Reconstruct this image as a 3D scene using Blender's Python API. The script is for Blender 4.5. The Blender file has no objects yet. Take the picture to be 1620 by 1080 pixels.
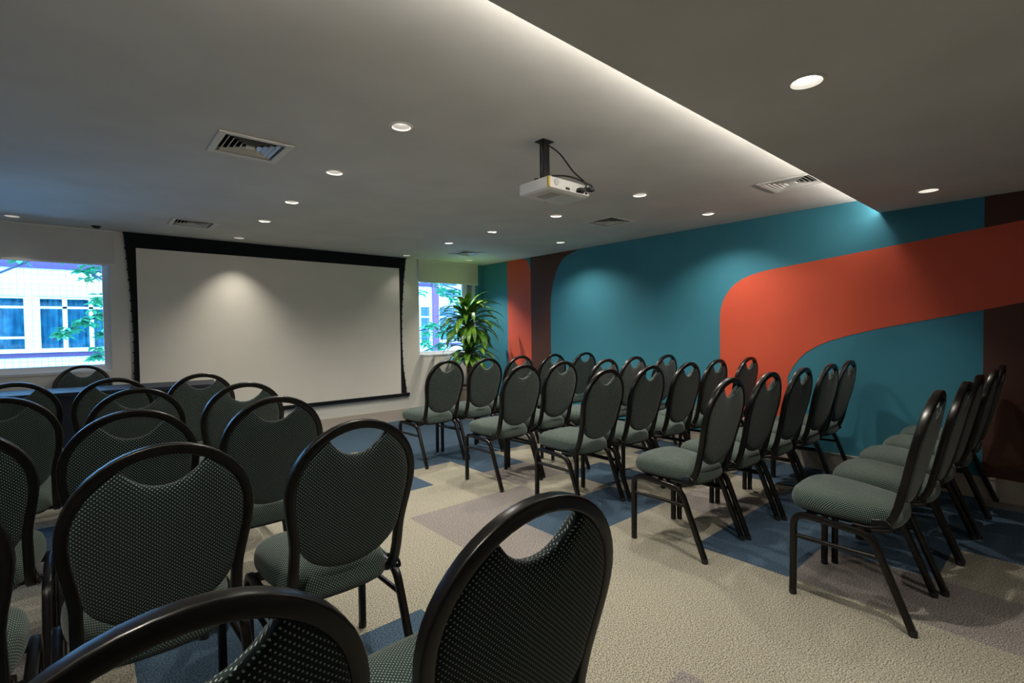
import bpy, bmesh, math, random
from mathutils import Vector, Matrix
random.seed(7)
S = bpy.context.scene
COL = S.collection
PI = math.pi

# ------------------------------------------------------------------ camera
f_px, YAW, PITCH, ROLL = 782.04, math.radians(41.046), math.radians(-1.432), math.radians(-0.788)
cam_d = bpy.data.cameras.new('camera')
cam_d.sensor_width = 36.0
cam_d.lens = f_px / 1620.0 * 36.0
cam_d.clip_start = 0.02
cam = bpy.data.objects.new('camera', cam_d)
COL.objects.link(cam)
cy, sy, cp, sp = math.cos(YAW), math.sin(YAW), math.cos(PITCH), math.sin(PITCH)
fw = Vector((sy * cp, cy * cp, sp)); rt0 = Vector((cy, -sy, 0)); up0 = rt0.cross(fw)
cr, sr = math.cos(ROLL), math.sin(ROLL)
rt = cr * rt0 + sr * up0; up = cr * up0 - sr * rt0
cam.matrix_world = Matrix(((rt.x, up.x, -fw.x, 0), (rt.y, up.y, -fw.y, 0), (rt.z, up.z, -fw.z, 1.275), (0, 0, 0, 1)))
S.camera = cam

# ------------------------------------------------------------------ world (overcast bluish daylight) and exposure
SKY_STRENGTH = 8.5
w = bpy.data.worlds.new('sky'); S.world = w
w.use_nodes = True
w.node_tree.nodes['Background'].inputs[0].default_value = (0.21, 0.52, 1.0, 1)
w.node_tree.nodes['Background'].inputs[1].default_value = SKY_STRENGTH
S.view_settings.view_transform = 'Standard'
S.view_settings.look = 'None'
S.view_settings.gamma = 1.0
S.view_settings.use_curve_mapping = False
S.view_settings.exposure = 0.22
S.cycles.max_bounces = 8
S.cycles.diffuse_bounces = 5
S.cycles.sample_clamp_indirect = 6.0

# light levels of the room's lamps, with the unseen added downlights
WARM = (1.0, 0.925, 0.81)
LAMP_W = 62.0          # each recessed downlight
SOFFIT_W = 68.0
LED_STRENGTH = 40.0

# ------------------------------------------------------------------ room measures (metres)
XW = 4.906     # mural wall
YB = 6.328     # screen wall
ZC = 2.304     # ceiling
ZS = 2.178     # lowered ceiling by the camera
YS = 1.076     # edge of the lowered ceiling
XL = -2.2
YF = -2.0

# ------------------------------------------------------------------ materials
def mat(name, col, rough=0.6, metal=0.0, spec=0.5, emit=None, estr=0.0, sheen=0.0):
    m = bpy.data.materials.new(name); m.use_nodes = True
    b = m.node_tree.nodes['Principled BSDF']
    b.inputs['Base Color'].default_value = (*col, 1)
    b.inputs['Roughness'].default_value = rough
    b.inputs['Metallic'].default_value = metal
    b.inputs['Specular IOR Level'].default_value = spec
    if sheen: b.inputs['Sheen Weight'].default_value = sheen
    if emit:
        b.inputs['Emission Color'].default_value = (*emit, 1)
        b.inputs['Emission Strength'].default_value = estr
    return m

def N(m, t, **k):
    n = m.node_tree.nodes.new(t)
    for a, v in k.items(): setattr(n, a, v)
    return n

def noisy(name, c1, c2, scale, rough=0.8, detail=3.0, bump=0.0, spec=0.3, lo=0.35, hi=0.65):
    m = mat(name, c1, rough, 0, spec)
    L = m.node_tree.links; b = m.node_tree.nodes['Principled BSDF']
    tc = N(m, 'ShaderNodeTexCoord'); nz = N(m, 'ShaderNodeTexNoise'); rp = N(m, 'ShaderNodeValToRGB')
    nz.inputs['Scale'].default_value = scale; nz.inputs['Detail'].default_value = detail
    rp.color_ramp.elements[0].position = lo; rp.color_ramp.elements[0].color = (*c1, 1)
    rp.color_ramp.elements[1].position = hi; rp.color_ramp.elements[1].color = (*c2, 1)
    L.new(tc.outputs['Object'], nz.inputs['Vector']); L.new(nz.outputs[0], rp.inputs[0])
    L.new(rp.outputs[0], b.inputs['Base Color'])
    if bump:
        bp = N(m, 'ShaderNodeBump'); bp.inputs['Strength'].default_value = bump; bp.inputs['Distance'].default_value = 0.004
        L.new(nz.outputs[0], bp.inputs['Height']); L.new(bp.outputs[0], b.inputs['Normal'])
    return m

def sc(c, k): return tuple(v * k for v in c)

def carpet(name, c):
    return noisy(name, sc(c, 0.42), sc(c, 1.50), 180.0, rough=0.95, detail=3.0, bump=0.0, spec=0.1, lo=0.41, hi=0.59)

def dotted(name, base, dot, pitch=0.0110, rad=0.135):
    """woven upholstery: two interleaved lattices of pale dots on a dark ground"""
    m = mat(name, base, 0.85, 0, 0.2, sheen=0.15)
    L = m.node_tree.links; b = m.node_tree.nodes['Principled BSDF']
    tc = N(m, 'ShaderNodeTexCoord'); sx = N(m, 'ShaderNodeSeparateXYZ')
    L.new(tc.outputs['UV'], sx.inputs[0])
    vals = []
    for off in (0.0, 0.5):
        cb = N(m, 'ShaderNodeCombineXYZ')
        L.new(sx.outputs[0], cb.inputs[0]); L.new(sx.outputs[1], cb.inputs[1])
        s1 = N(m, 'ShaderNodeVectorMath', operation='MULTIPLY_ADD')
        s1.inputs[1].default_value = (1 / pitch, 1 / pitch, 0); s1.inputs[2].default_value = (off + 50, off + 50, 0.5)
        L.new(cb.outputs[0], s1.inputs[0])
        fr = N(m, 'ShaderNodeVectorMath', operation='FRACTION'); L.new(s1.outputs[0], fr.inputs[0])
        ds = N(m, 'ShaderNodeVectorMath', operation='DISTANCE'); ds.inputs[1].default_value = (0.5, 0.5, 0.5)
        L.new(fr.outputs[0], ds.inputs[0])
        lt = N(m, 'ShaderNodeMath', operation='LESS_THAN'); lt.inputs[1].default_value = rad
        L.new(ds.outputs['Value'], lt.inputs[0]); vals.append(lt)
    mx = N(m, 'ShaderNodeMath', operation='MAXIMUM')
    L.new(vals[0].outputs[0], mx.inputs[0]); L.new(vals[1].outputs[0], mx.inputs[1])
    mix = N(m, 'ShaderNodeMix', data_type='RGBA')
    mix.inputs[6].default_value = (*base, 1); mix.inputs[7].default_value = (*dot, 1)
    L.new(mx.outputs[0], mix.inputs[0]); L.new(mix.outputs[2], b.inputs['Base Color'])
    return m

def tiled(name, c, line, sz):
    m = mat(name, c, 0.5)
    L = m.node_tree.links; b = m.node_tree.nodes['Principled BSDF']
    tc = N(m, 'ShaderNodeTexCoord'); mp = N(m, 'ShaderNodeMapping'); br = N(m, 'ShaderNodeTexBrick')
    mp.inputs['Rotation'].default_value = (PI / 2, 0, 0)
    br.offset = 0.0
    br.inputs['Color1'].default_value = (*c, 1); br.inputs['Color2'].default_value = (*sc(c, 0.97), 1); br.inputs['Mortar'].default_value = (*line, 1)
    br.inputs['Scale'].default_value = 1.0; br.inputs['Mortar Size'].default_value = sz * 0.05
    br.inputs['Brick Width'].default_value = sz; br.inputs['Row Height'].default_value = sz
    L.new(tc.outputs['Object'], mp.inputs[0]); L.new(mp.outputs[0], br.inputs[0]); L.new(br.outputs[0], b.inputs['Base Color'])
    return m

def glass(name):
    m = bpy.data.materials.new(name); m.use_nodes = True
    nt = m.node_tree; nt.nodes.clear()
    out = nt.nodes.new('ShaderNodeOutputMaterial'); mx = nt.nodes.new('ShaderNodeMixShader')
    tr = nt.nodes.new('ShaderNodeBsdfTransparent'); gl = nt.nodes.new('ShaderNodeBsdfGlossy'); fr = nt.nodes.new('ShaderNodeFresnel')
    fr.inputs[0].default_value = 1.45; gl.inputs['Roughness'].default_value = 0.02
    tr.inputs[0].default_value = (0.93, 0.97, 0.98, 1)
    nt.links.new(fr.outputs[0], mx.inputs[0]); nt.links.new(tr.outputs[0], mx.inputs[1]); nt.links.new(gl.outputs[0], mx.inputs[2])
    nt.links.new(mx.outputs[0], out.inputs[0])
    return m

M = {}
M['ceiling'] = noisy('ceiling_paint', (0.66, 0.64, 0.60), (0.72, 0.70, 0.66), 2.2, 0.9)
M['wall'] = noisy('cream_wall_paint', (0.66, 0.64, 0.58), (0.70, 0.68, 0.62), 1.5, 0.85)
M['teal'] = noisy('teal_paint', (0.040, 0.200, 0.275), (0.046, 0.220, 0.300), 1.7, 0.7)
M['orange'] = noisy('orange_paint', (0.60, 0.088, 0.044), (0.66, 0.100, 0.050), 1.7, 0.7)
M['brown'] = noisy('brown_paint', (0.085, 0.036, 0.026), (0.095, 0.041, 0.029), 1.7, 0.7)
M['skirt'] = noisy('taupe_skirting', (0.42, 0.37, 0.315), (0.46, 0.405, 0.345), 3.0, 0.6)
M['beige'] = carpet('beige_carpet', (0.285, 0.268, 0.213))
M['grey'] = carpet('grey_carpet', (0.215, 0.195, 0.182))
M['blue'] = carpet('blue_carpet', (0.050, 0.083, 0.122))
M['metal'] = noisy('black_enamel', (0.0030, 0.0025, 0.0022), (0.0060, 0.0048, 0.0040), 40, 0.30, spec=0.36)
M['rubber'] = mat('black_rubber', (0.012, 0.012, 0.012), 0.7)
M['pad'] = dotted('dotted_fabric_shaded', (0.0040, 0.0115, 0.0122), (0.30, 0.36, 0.32))  # same cloth as the seat, shade of the backs put into the colour
M['seat'] = dotted('dotted_fabric_top_lit', (0.0120, 0.0270, 0.0230), (0.36, 0.43, 0.37))  # same cloth again, lightened in colour for the light from above
M['white_metal'] = mat('white_enamel', (0.72, 0.70, 0.66), 0.4)
M['white_plastic'] = mat('white_plastic', (0.75, 0.74, 0.71), 0.4)
M['yellow'] = mat('yellow_plastic', (0.55, 0.42, 0.03), 0.4)
M['dark'] = mat('dark_void', (0.02, 0.02, 0.02), 0.9)
M['screen'] = noisy('projection_fabric', (0.70, 0.67, 0.60), (0.72, 0.69, 0.62), 3.0, 0.9)
M['screen_black'] = mat('black_screen_border', (0.006, 0.0075, 0.010), 0.85, spec=0.2)
M['table'] = noisy('navy_laminate', (0.016, 0.020, 0.032), (0.020, 0.025, 0.038), 8, 0.55, spec=0.2)
M['blind'] = noisy('roller_blind', (0.56, 0.55, 0.52), (0.60, 0.59, 0.56), 3, 0.9)
M['alu'] = mat('white_aluminium', (0.70, 0.75, 0.80), 0.4)
M['glass'] = glass('window_glass')
M['bulb'] = mat('lamp_face', (0.9, 0.9, 0.9), 0.4, emit=(1.0, 0.95, 0.86), estr=6.0)
M['led'] = mat('led_face', (0.9, 0.9, 0.9), 0.4, emit=(1.0, 0.95, 0.87), estr=LED_STRENGTH)
M['reflector'] = mat('lamp_reflector', (0.50, 0.49, 0.47), 0.4)
M['leaf'] = noisy('corn_plant_leaf', (0.05, 0.17, 0.015), (0.19, 0.38, 0.045), 9, 0.35, spec=0.5, lo=0.4, hi=0.62)
M['cane'] = noisy('cane_bark', (0.16, 0.085, 0.055), (0.30, 0.18, 0.12), 25, 0.85)
M['pot'] = noisy('taupe_pot', (0.17, 0.135, 0.11), (0.21, 0.165, 0.135), 5, 0.6)
M['soil'] = noisy('soil', (0.03, 0.02, 0.014), (0.06, 0.045, 0.03), 60, 0.95)
M['tree_leaf'] = noisy('tree_leaf', (0.02, 0.24, 0.10), (0.10, 0.42, 0.18), 3, 0.5)
M['branch'] = mat('branch_bark', (0.06, 0.07, 0.10), 0.9)
M['facade'] = tiled('white_facade_tiles', (0.90, 0.90, 0.90), (0.42, 0.42, 0.44), 0.115)
M['facade2'] = tiled('white_render', (0.90, 0.91, 0.90), (0.80, 0.82, 0.84), 0.30)
M['purple'] = mat('violet_band', (0.115, 0.050, 0.115), 0.7)
M['pink'] = mat('pink_pilaster', (0.26, 0.085, 0.17), 0.7)
M['out_frame'] = mat('white_window_frame', (0.92, 0.93, 0.95), 0.5)
M['curtain'] = noisy('blue_curtain', (0.030, 0.21, 0.30), (0.085, 0.42, 0.52), 5, 0.9)
M['pavement'] = noisy('courtyard_paving', (0.13, 0.13, 0.13), (0.18, 0.18, 0.18), 2, 0.9)

# ------------------------------------------------------------------ helpers
def obj(name, bm, m, parent=None, smooth=None):
    me = bpy.data.meshes.new(name)
    bmesh.ops.recalc_face_normals(bm, faces=bm.faces[:]) if smooth is not None else None
    bm.to_mesh(me); bm.free()
    for mm in (m if isinstance(m, (list, tuple)) else [m]): me.materials.append(mm)
    if smooth:
        for p in me.polygons: p.use_smooth = True
        me.set_sharp_from_angle(angle=math.radians(smooth))
    o = bpy.data.objects.new(name, me); COL.objects.link(o)
    if parent: o.parent = parent
    return o

def thing(name, label, cat, loc=(0, 0, 0), rz=0.0, group=None):
    o = bpy.data.objects.new(name, None); COL.objects.link(o)
    o.empty_display_size = 0.1
    o.location = loc; o.rotation_euler = (0, 0, rz)
    return tag(o, label, cat, group)

def tag(o, label, cat, group=None):
    o['label'] = label; o['category'] = cat
    if group: o['group'] = group
    return o

def struct(name, bm, m, parent=None, smooth=0):
    o = obj(name, bm, m, parent, smooth)
    if not parent: o['kind'] = 'structure'
    return o

def box(bm, x0, y0, z0, x1, y1, z1, bev=0.0, mi=0):
    vs = [bm.verts.new((x, y, z)) for z in (z0, z1) for y in (y0, y1) for x in (x0, x1)]
    fs = []
    for q in ((0, 2, 3, 1), (4, 5, 7, 6), (0, 1, 5, 4), (2, 6, 7, 3), (0, 4, 6, 2), (1, 3, 7, 5)):
        fc = bm.faces.new([vs[i] for i in q]); fc.material_index = mi; fs.append(fc)
    if bev:
        es = list({e for fc in fs for e in fc.edges})
        bmesh.ops.bevel(bm, geom=es, offset=bev, segments=2, profile=0.5, affect='EDGES')
    return vs

def new(): return bmesh.new()

def rrect(a, b, r, n=3):
    """rounded rectangle section, full sizes a x b"""
    pts = []
    for cx, cyy, a0 in ((a / 2 - r, b / 2 - r, 0), (-a / 2 + r, b / 2 - r, PI / 2), (-a / 2 + r, -b / 2 + r, PI), (a / 2 - r, -b / 2 + r, 1.5 * PI)):
        for i in range(n + 1):
            t = a0 + PI / 2 * i / n
            pts.append((cx + r * math.cos(t), cyy + r * math.sin(t)))
    return pts

def circ(r, n=10): return [(r * math.cos(2 * PI * i / n), r * math.sin(2 * PI * i / n)) for i in range(n)]

def sweep(bm, path, sec, B=None, cap=True):
    """sweep a section along a path; B = constant binormal for planar paths"""
    path = [Vector(p) for p in path]
    n = len(path); rings = []; Nv = None
    for i, p in enumerate(path):
        T = (path[min(i + 1, n - 1)] - path[max(i - 1, 0)]).normalized()
        if B is not None:
            b = Vector(B).normalized(); nn = b.cross(T).normalized(); b = T.cross(nn)
        else:
            if Nv is None:
                ref = Vector((0, 0, 1)) if abs(T.z) < 0.9 else Vector((1, 0, 0))
                Nv = ref.cross(T).normalized()
            Nv = (Nv - T * Nv.dot(T)).normalized(); nn = Nv; b = T.cross(nn)
        rings.append([bm.verts.new(p + nn * s[0] + b * s[1]) for s in sec])
    k = len(sec)
    for i in range(n - 1):
        for j in range(k):
            bm.faces.new((rings[i][j], rings[i][(j + 1) % k], rings[i + 1][(j + 1) % k], rings[i + 1][j]))
    if cap:
        bm.faces.new(rings[0][::-1]); bm.faces.new(rings[-1])
    return rings

def rounded(pts, r, n=6):
    """polyline with filleted corners"""
    pts = [Vector(p) for p in pts]; out = [pts[0]]
    for i in range(1, len(pts) - 1):
        a = (pts[i - 1] - pts[i]).normalized(); c = (pts[i + 1] - pts[i]).normalized()
        d = min(r, (pts[i - 1] - pts[i]).length * 0.49, (pts[i + 1] - pts[i]).length * 0.49)
        p0 = pts[i] + a * d; p1 = pts[i] + c * d
        for k in range(n + 1):
            t = k / n
            out.append(p0 * (1 - t) ** 2 + pts[i] * 2 * t * (1 - t) + p1 * t * t)
    out.append(pts[-1]); return out

def lathe(bm, prof, n=32, c=(0, 0, 0)):
    rings = []
    for r, z in prof:
        if r < 1e-6: rings.append([bm.verts.new((c[0], c[1], c[2] + z))])
        else: rings.append([bm.verts.new((c[0] + r * math.cos(2 * PI * i / n), c[1] + r * math.sin(2 * PI * i / n), c[2] + z)) for i in range(n)])
    for a, b in zip(rings, rings[1:]):
        for i in range(n):
            j = (i + 1) % n
            if len(a) == 1 and len(b) == 1: continue
            if len(a) == 1: bm.faces.new((a[0], b[i], b[j]))
            elif len(b) == 1: bm.faces.new((a[i], b[0], a[j]))
            else: bm.faces.new((a[i], b[i], b[j], a[j]))

def copy_tree(o, parent=None, kids=None):
    c = o.copy(); COL.objects.link(c)
    if parent: c.parent = parent
    for ch in kids[o]: copy_tree(ch, c, kids)
    return c

def kidmap(o):
    d = {}
    def rec(q):
        d[q] = list(q.children)
        for ch in d[q]: rec(ch)
    rec(o); return d

# ------------------------------------------------------------------ LED cove along the edge of the lowered ceiling
bm = new(); box(bm, -2.1, YS + 0.006, ZS + 0.028, XW - 0.02, YS + 0.018, ZS + 0.040)
led = tag(obj('led_strip', bm, M['led']), 'warm LED strip light hidden behind the edge of the lowered ceiling', 'strip light')
bm = new(); box(bm, -2.1, YS, ZS + 0.024, XW - 0.02, YS + 0.006, ZS + 0.044)
obj('mounting_rail', bm, M['white_metal'], led)

# ------------------------------------------------------------------ floor of carpet tiles
TX, TY, DX, DY = 1.14, 0.455, 0.51, 0.505
TILE = {}
def T(j, s, i0):
    for k, ch in enumerate(s): TILE[(i0 + k, j)] = ch
T(-1, 'BBBBBBGBUU', -3)
T(0, 'BUBGBBGUUUU', -3)
T(1, 'UBBBBBUUUUU', -3)
T(2, 'BUUBBBBGBUU', -3)
T(3, 'BUBBGUUBBBU', -3)
T(4, 'GBBBGGBUBUU', -3)
T(5, 'BBBBBBGBBBU', -3)
T(6, 'GUBBUBUBBUU', -3)
T(7, 'UBUBBUUUBUU', -3)
T(8, 'BUUBBUUUUUU', -3)
T(9, 'UUBUUUUUUUU', -3)
T(10, 'UUUUUUUUUUU', -3)
T(11, 'UUUUUUUUUUU', -3)
rr = random.Random(3)
bm = new(); mi = {'B': 0, 'G': 1, 'U': 2}
i0, i1 = -7, 7; j0, j1 = -5, 11
xs = [XL - 0.1] + [TX + DX * i for i in range(i0 + 1, i1 + 1)] + [XW + 0.1]
ys = [YF - 0.1] + [TY + DY * j for j in range(j0 + 1, j1 + 1)] + [YB + 0.15]
for a in range(len(xs) - 1):
    for b in range(len(ys) - 1):
        if xs[a + 1] <= xs[a] or ys[b + 1] <= ys[b]: continue
        ch = TILE.get((i0 + a, j0 + b)) or rr.choice('BBGUU')
        v = [bm.verts.new((x, y, 0)) for x, y in ((xs[a], ys[b]), (xs[a + 1], ys[b]), (xs[a + 1], ys[b + 1]), (xs[a], ys[b + 1]))]
        bm.faces.new(v).material_index = mi[ch]
struct('floor', bm, [M['beige'], M['grey'], M['blue']])

# ------------------------------------------------------------------ walls
# back wall with its two window openings
W1 = (-1.9, 0.225, 0.925, 2.20); W2 = (3.72, 4.80, 0.915, 2.20)
bm = new()
Y2 = YB + 0.20; ZT = 2.45
box(bm, XL - 0.1, YB, 0, W1[0], Y2, ZT)
box(bm, W1[0], YB, 0, W1[1], Y2, W1[2]); box(bm, W1[0], YB, W1[3], W1[1], Y2, ZT)
box(bm, W1[1], YB, 0, W2[0], Y2, ZT)
box(bm, W2[0], YB, 0, W2[1], Y2, W2[2]); box(bm, W2[0], YB, W2[3], W2[1], Y2, ZT)
box(bm, W2[1], YB, 0, XW + 0.1, Y2, ZT, mi=1)
struct('wall_back', bm, [M['wall'], M['teal']])
bm = new(); box(bm, XL - 0.1, YF - 0.1, 0, XL, Y2, ZT); struct('wall_left', bm, M['wall'])
bm = new(); box(bm, XL - 0.1, YF - 0.1, 0, XW + 0.1, YF, ZT); struct('wall_front', bm, M['wall'])

# mural wall: painted shapes lie as thin coats on the plaster
def arc(cx, cz, r, a0, a1, n=14, rz=None):
    rz = rz or r
    return [(cx + r * math.cos(math.radians(a0 + (a1 - a0) * i / n)), cz + rz * math.sin(math.radians(a0 + (a1 - a0) * i / n))) for i in range(n + 1)]
bm = new()
box(bm, XW, YF - 0.1, 0, XW + 0.1, YB + 0.1, ZT, mi=0)
def coat(poly, mi, d):
    vs = [bm.verts.new((XW - d, y, z)) for y, z in poly]
    es = [bm.edges.new((vs[i], vs[(i + 1) % len(vs)])) for i in range(len(vs))]
    r = bmesh.ops.triangle_fill(bm, edges=es, use_beauty=True, normal=(-1, 0, 0))
    for fc in r['geom']:
        if isinstance(fc, bmesh.types.BMFace): fc.material_index = mi
# brown end of the wall
coat([(YF, 0), (0.455, 0), (0.455, ZC), (YF, ZC)], 2, 0.0012)
# brown hook near the screen wall, running under the ceiling into the teal arch
hook = [(5.205, 0), (5.205, 2.30), (4.20, ZC)] + [(4.262, 2.303), (4.40, 2.275), (4.50, 2.240), (4.576, 2.204), (4.64, 2.135), (4.696, 2.046), (4.745, 1.94), (4.78, 1.82), (4.803, 1.70), (4.811, 1.60), (4.811, 0)]
hook = [(5.205, 0), (5.205, ZC), (4.262, ZC)] + hook[4:]
coat(hook, 2, 0.0012)
# orange stripe with a rounded shoulder
coat([(5.72, 0), (5.72, ZC)] + [(5.36, ZC), (5.30, 2.285), (5.25, 2.235), (5.22, 2.17), (5.208, 2.08), (5.205, 2.0)] + [(5.205, 0)], 1, 0.0024)
# orange band that bends down to the floor
band = [(YF, 2.235), (0.258, 1.976), (1.038, 1.893), (1.854, 1.809), (1.98, 1.793), (2.09, 1.768), (2.18, 1.735), (2.26, 1.685), (2.32, 1.62), (2.37, 1.54), (2.397, 1.45), (2.405, 1.36), (2.405, 0),
        (1.765, 0), (1.765, 0.80), (1.745, 0.845), (1.715, 0.905), (1.665, 0.975), (1.614, 1.028), (1.53, 1.085), (1.439, 1.130), (1.298, 1.178), (1.16, 1.216), (1.035, 1.248), (0.459, 1.367), (0.254, 1.412), (YF, 1.88)]
coat(band, 1, 0.0024)
struct('wall_right', bm, [M['teal'], M['orange'], M['brown']])

bm = new(); box(bm, XW - 0.016, YF, 0, XW - 0.001, YB, 0.150, 0); box(bm, XW - 0.019, YF, 0.150, XW - 0.001, YB, 0.160)
struct('baseboard_right', bm, M['skirt'])
bm = new(); box(bm, XL, YB - 0.014, 0, XW - 0.02, YB - 0.001, 0.160)
struct('baseboard_back', bm, M['skirt'])

# ------------------------------------------------------------------ ceilings with openings for lamps and grilles
LIGHTS = [(1.245, 2.257), (1.262, 3.175), (1.283, 4.10), (1.300, 4.94), (1.315, 5.985),
          (3.300, 2.255), (3.297, 3.150), (3.290, 4.070), (3.305, 4.905), (3.385, 6.060),
          (4.347, 2.240), (4.345, 4.080), (4.365, 5.945), (-0.420, 6.020)]
SOFFIT = [(2.055, 0.675), (4.365, 0.683), (-0.30, 0.68), (2.055, -1.0), (4.365, -1.0)]  # last three are unseen, added to lift the bounce light
VENTS = [(0.735, 3.040), (3.890, 3.010), (3.910, 1.372), (3.935, 5.420), (0.815, 5.455)]
LR, VH = 0.046, 0.150
def slab(name, x0, y0, x1, y1, z, holes, squares, r):
    bm = new(); es = []
    def loop(pts):
        vs = [bm.verts.new((x, y, z)) for x, y in pts]
        es.extend(bm.edges.new((vs[i], vs[(i + 1) % len(vs)])) for i in range(len(vs)))
    loop([(x0, y0), (x1, y0), (x1, y1), (x0, y1)])
    for x, y in holes: loop([(x + r * math.cos(2 * PI * i / 24), y + r * math.sin(2 * PI * i / 24)) for i in range(24)])
    for x, y in squares: loop([(x - VH, y - VH), (x + VH, y - VH), (x + VH, y + VH), (x - VH, y + VH)])
    bmesh.ops.triangle_fill(bm, edges=es, use_beauty=True, normal=(0, 0, -1))
    return struct(name, bm, M['ceiling'])
slab('ceiling', XL - 0.1, YS, XW + 0.1, YB + 0.15, ZC, LIGHTS, VENTS, LR)
slab('ceiling_lowered', XL - 0.1, YF - 0.1, XW + 0.1, YS, ZS, SOFFIT, [], 0.052)
bm = new(); v = [bm.verts.new(p) for p in ((XL - 0.1, YS, ZS), (XW + 0.1, YS, ZS), (XW + 0.1, YS, ZC), (XL - 0.1, YS, ZC))]; bm.faces.new(v)
struct('trim_1', bm, M['ceiling'])
# roof slab above, so no daylight comes in through the ceiling void
bm = new(); box(bm, XL - 0.3, YF - 0.3, 2.50, XW + 0.3, Y2, 2.60); struct('roof', bm, M['dark'])

# ------------------------------------------------------------------ recessed downlights
def spot(parent, watts, z, size, blend):
    ld = bpy.data.lights.new('downlight_beam', 'SPOT')
    ld.energy = watts; ld.color = WARM; ld.spot_size = math.radians(size); ld.spot_blend = blend; ld.shadow_soft_size = 0.014
    o = bpy.data.objects.new('downlight_beam', ld); COL.objects.link(o); o.parent = parent; o.location = (0, 0, z)

def downlight(x, y, z, label, group, r=LR, watts=LAMP_W, deep=0.030, bulb=0.028, size=134, ring='white_metal'):
    t = thing('downlight', label, 'ceiling light', (x, y, z), 0, group)
    bm = new()
    lathe(bm, [(r, 0.0), (r + 0.001, -0.004), (r + 0.008, -0.006), (r + 0.013, -0.003), (r + 0.014, 0.0)], 32)
    obj('trim_ring', bm, M[ring], t, 60)
    bm = new(); lathe(bm, [(r, 0.0), (r * 0.93, 0.012), (bulb + 0.004, deep), (bulb + 0.004, deep + 0.02), (0, deep + 0.02)], 32)
    obj('reflector', bm, M['reflector'], t, 50)
    bm = new(); lathe(bm, [(0, deep - 0.001), (bulb * 0.7, deep + 0.0005), (bulb, deep + 0.004)], 24)
    obj('lamp_face', bm, M['bulb'], t, 60)
    spot(t, watts, 0.012, size, 1.0)
    return t

LL = ['first downlight of the window-side row, near the big square grille', 'second downlight from the camera in the window-side ceiling row',
      'third downlight from the camera in the window-side ceiling row', 'fourth downlight from the camera in the window-side row, beyond the middle one',
      'last downlight of the window-side row, washing the projection screen',
      'downlight in the middle row just past the ceiling projector', 'second downlight of the middle row, behind the hanging projector',
      'third downlight of the middle ceiling row', 'fourth downlight of the middle ceiling row, near the small far grille',
      'downlight at the far end of the middle row, above the screen edge', 'downlight by the mural wall, nearest the lit ceiling edge',
      'downlight by the mural wall, halfway along the teal arch', 'downlight in the far corner above the potted plant',
      'downlight close to the big window blind']
CONE = {(1.315, 5.985): 88, (4.365, 5.945): 96, (3.385, 6.060): 90, (-0.420, 6.020): 90}
for (x, y), lb in zip(LIGHTS, LL):
    downlight(x, y, ZC, lb, 'recessed downlights in the main ceiling', watts=LAMP_W * {(1.315, 5.985): 0.66, (3.385, 6.060): 0.10, (4.365, 5.945): 1.8, (-0.420, 6.020): 0.2}.get((x, y), 1.0), size=CONE.get((x, y), 134))
SL = ['large bright downlight in the lowered ceiling, over the near aisle', 'downlight in the lowered ceiling close to the mural wall', 'unseen downlight added for fill in the lowered ceiling over the nearest window-side chairs', 'unseen downlight added for fill in the lowered ceiling behind the near aisle', 'unseen downlight added for fill in the lowered ceiling behind the wall-end rear chair']
for (x, y), lb in zip(SOFFIT, SL):
    downlight(x, y, ZS, lb, 'downlights in the lowered ceiling', r=0.052, watts=SOFFIT_W * (0.55 if x > 4 else 1.0), deep=0.022, bulb=0.043, size=66 if x > 4 else 124, ring='ceiling')

# ------------------------------------------------------------------ square air diffusers
def vent(x, y, label):
    t = thing('air_diffuser', label, 'air vent', (x, y, ZC), 0, 'square ceiling air diffusers')
    def ring(bm, a, za, b, zb, th=0.003):
        o = [[(-a, -a, za), (a, -a, za), (a, a, za), (-a, a, za)], [(-b, -b, zb), (b, -b, zb), (b, b, zb), (-b, b, zb)]]
        v0 = [bm.verts.new(p) for p in o[0]]; v1 = [bm.verts.new(p) for p in o[1]]
        v2 = [bm.verts.new((p[0] * (a - th) / a, p[1] * (a - th) / a, p[2] + 0.0015)) for p in o[0]]
        v3 = [bm.verts.new((p[0] * (b - th) / b, p[1] * (b - th) / b, p[2] + 0.0015)) for p in o[1]]
        for i in range(4):
            j = (i + 1) % 4
            bm.faces.new((v0[i], v0[j], v1[j], v1[i])); bm.faces.new((v2[i], v3[i], v3[j], v2[j]))
            bm.faces.new((v0[i], v2[i], v2[j], v0[j])); bm.faces.new((v1[i], v1[j], v3[j], v3[i]))
    bm = new()
    A = 0.182
    for a0, a1 in ((A, VH - 0.004),):
        o = [(a0, -0.002), (a0, -0.008), (a0 - 0.006, -0.010), (a1, -0.006), (a1, 0.02)]
        rings = [[bm.verts.new((sx * r, sy2 * r, z)) for sx, sy2 in ((-1, -1), (1, -1), (1, 1), (-1, 1))] for r, z in o]
        for p, q in zip(rings, rings[1:]):
            for i in range(4): bm.faces.new((p[i], p[(i + 1) % 4], q[(i + 1) % 4], q[i]))
    obj('flange', bm, M['white_metal'], t, 0)
    for k, a in enumerate((0.120, 0.094, 0.068, 0.042)):
        bm = new(); ring(bm, a + 0.009, -0.004, a - 0.003, 0.009)
        obj('louvre', bm, M['white_metal'], t, 0)
    bm = new(); box(bm, -0.022, -0.022, -0.004, 0.022, 0.022, 0.004)
    obj('centre_plate', bm, M['white_metal'], t, 0)
    bm = new()
    v = [bm.verts.new((sx * VH, sy2 * VH, z)) for z in (0.0, 0.12) for sx, sy2 in ((-1, -1), (1, -1), (1, 1), (-1, 1))]
    for i in range(4): bm.faces.new((v[i], v[(i + 1) % 4], v[4 + (i + 1) % 4], v[4 + i]))
    bm.faces.new(v[4:])
    obj('duct_box', bm, M['dark'], t, 0)
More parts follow.
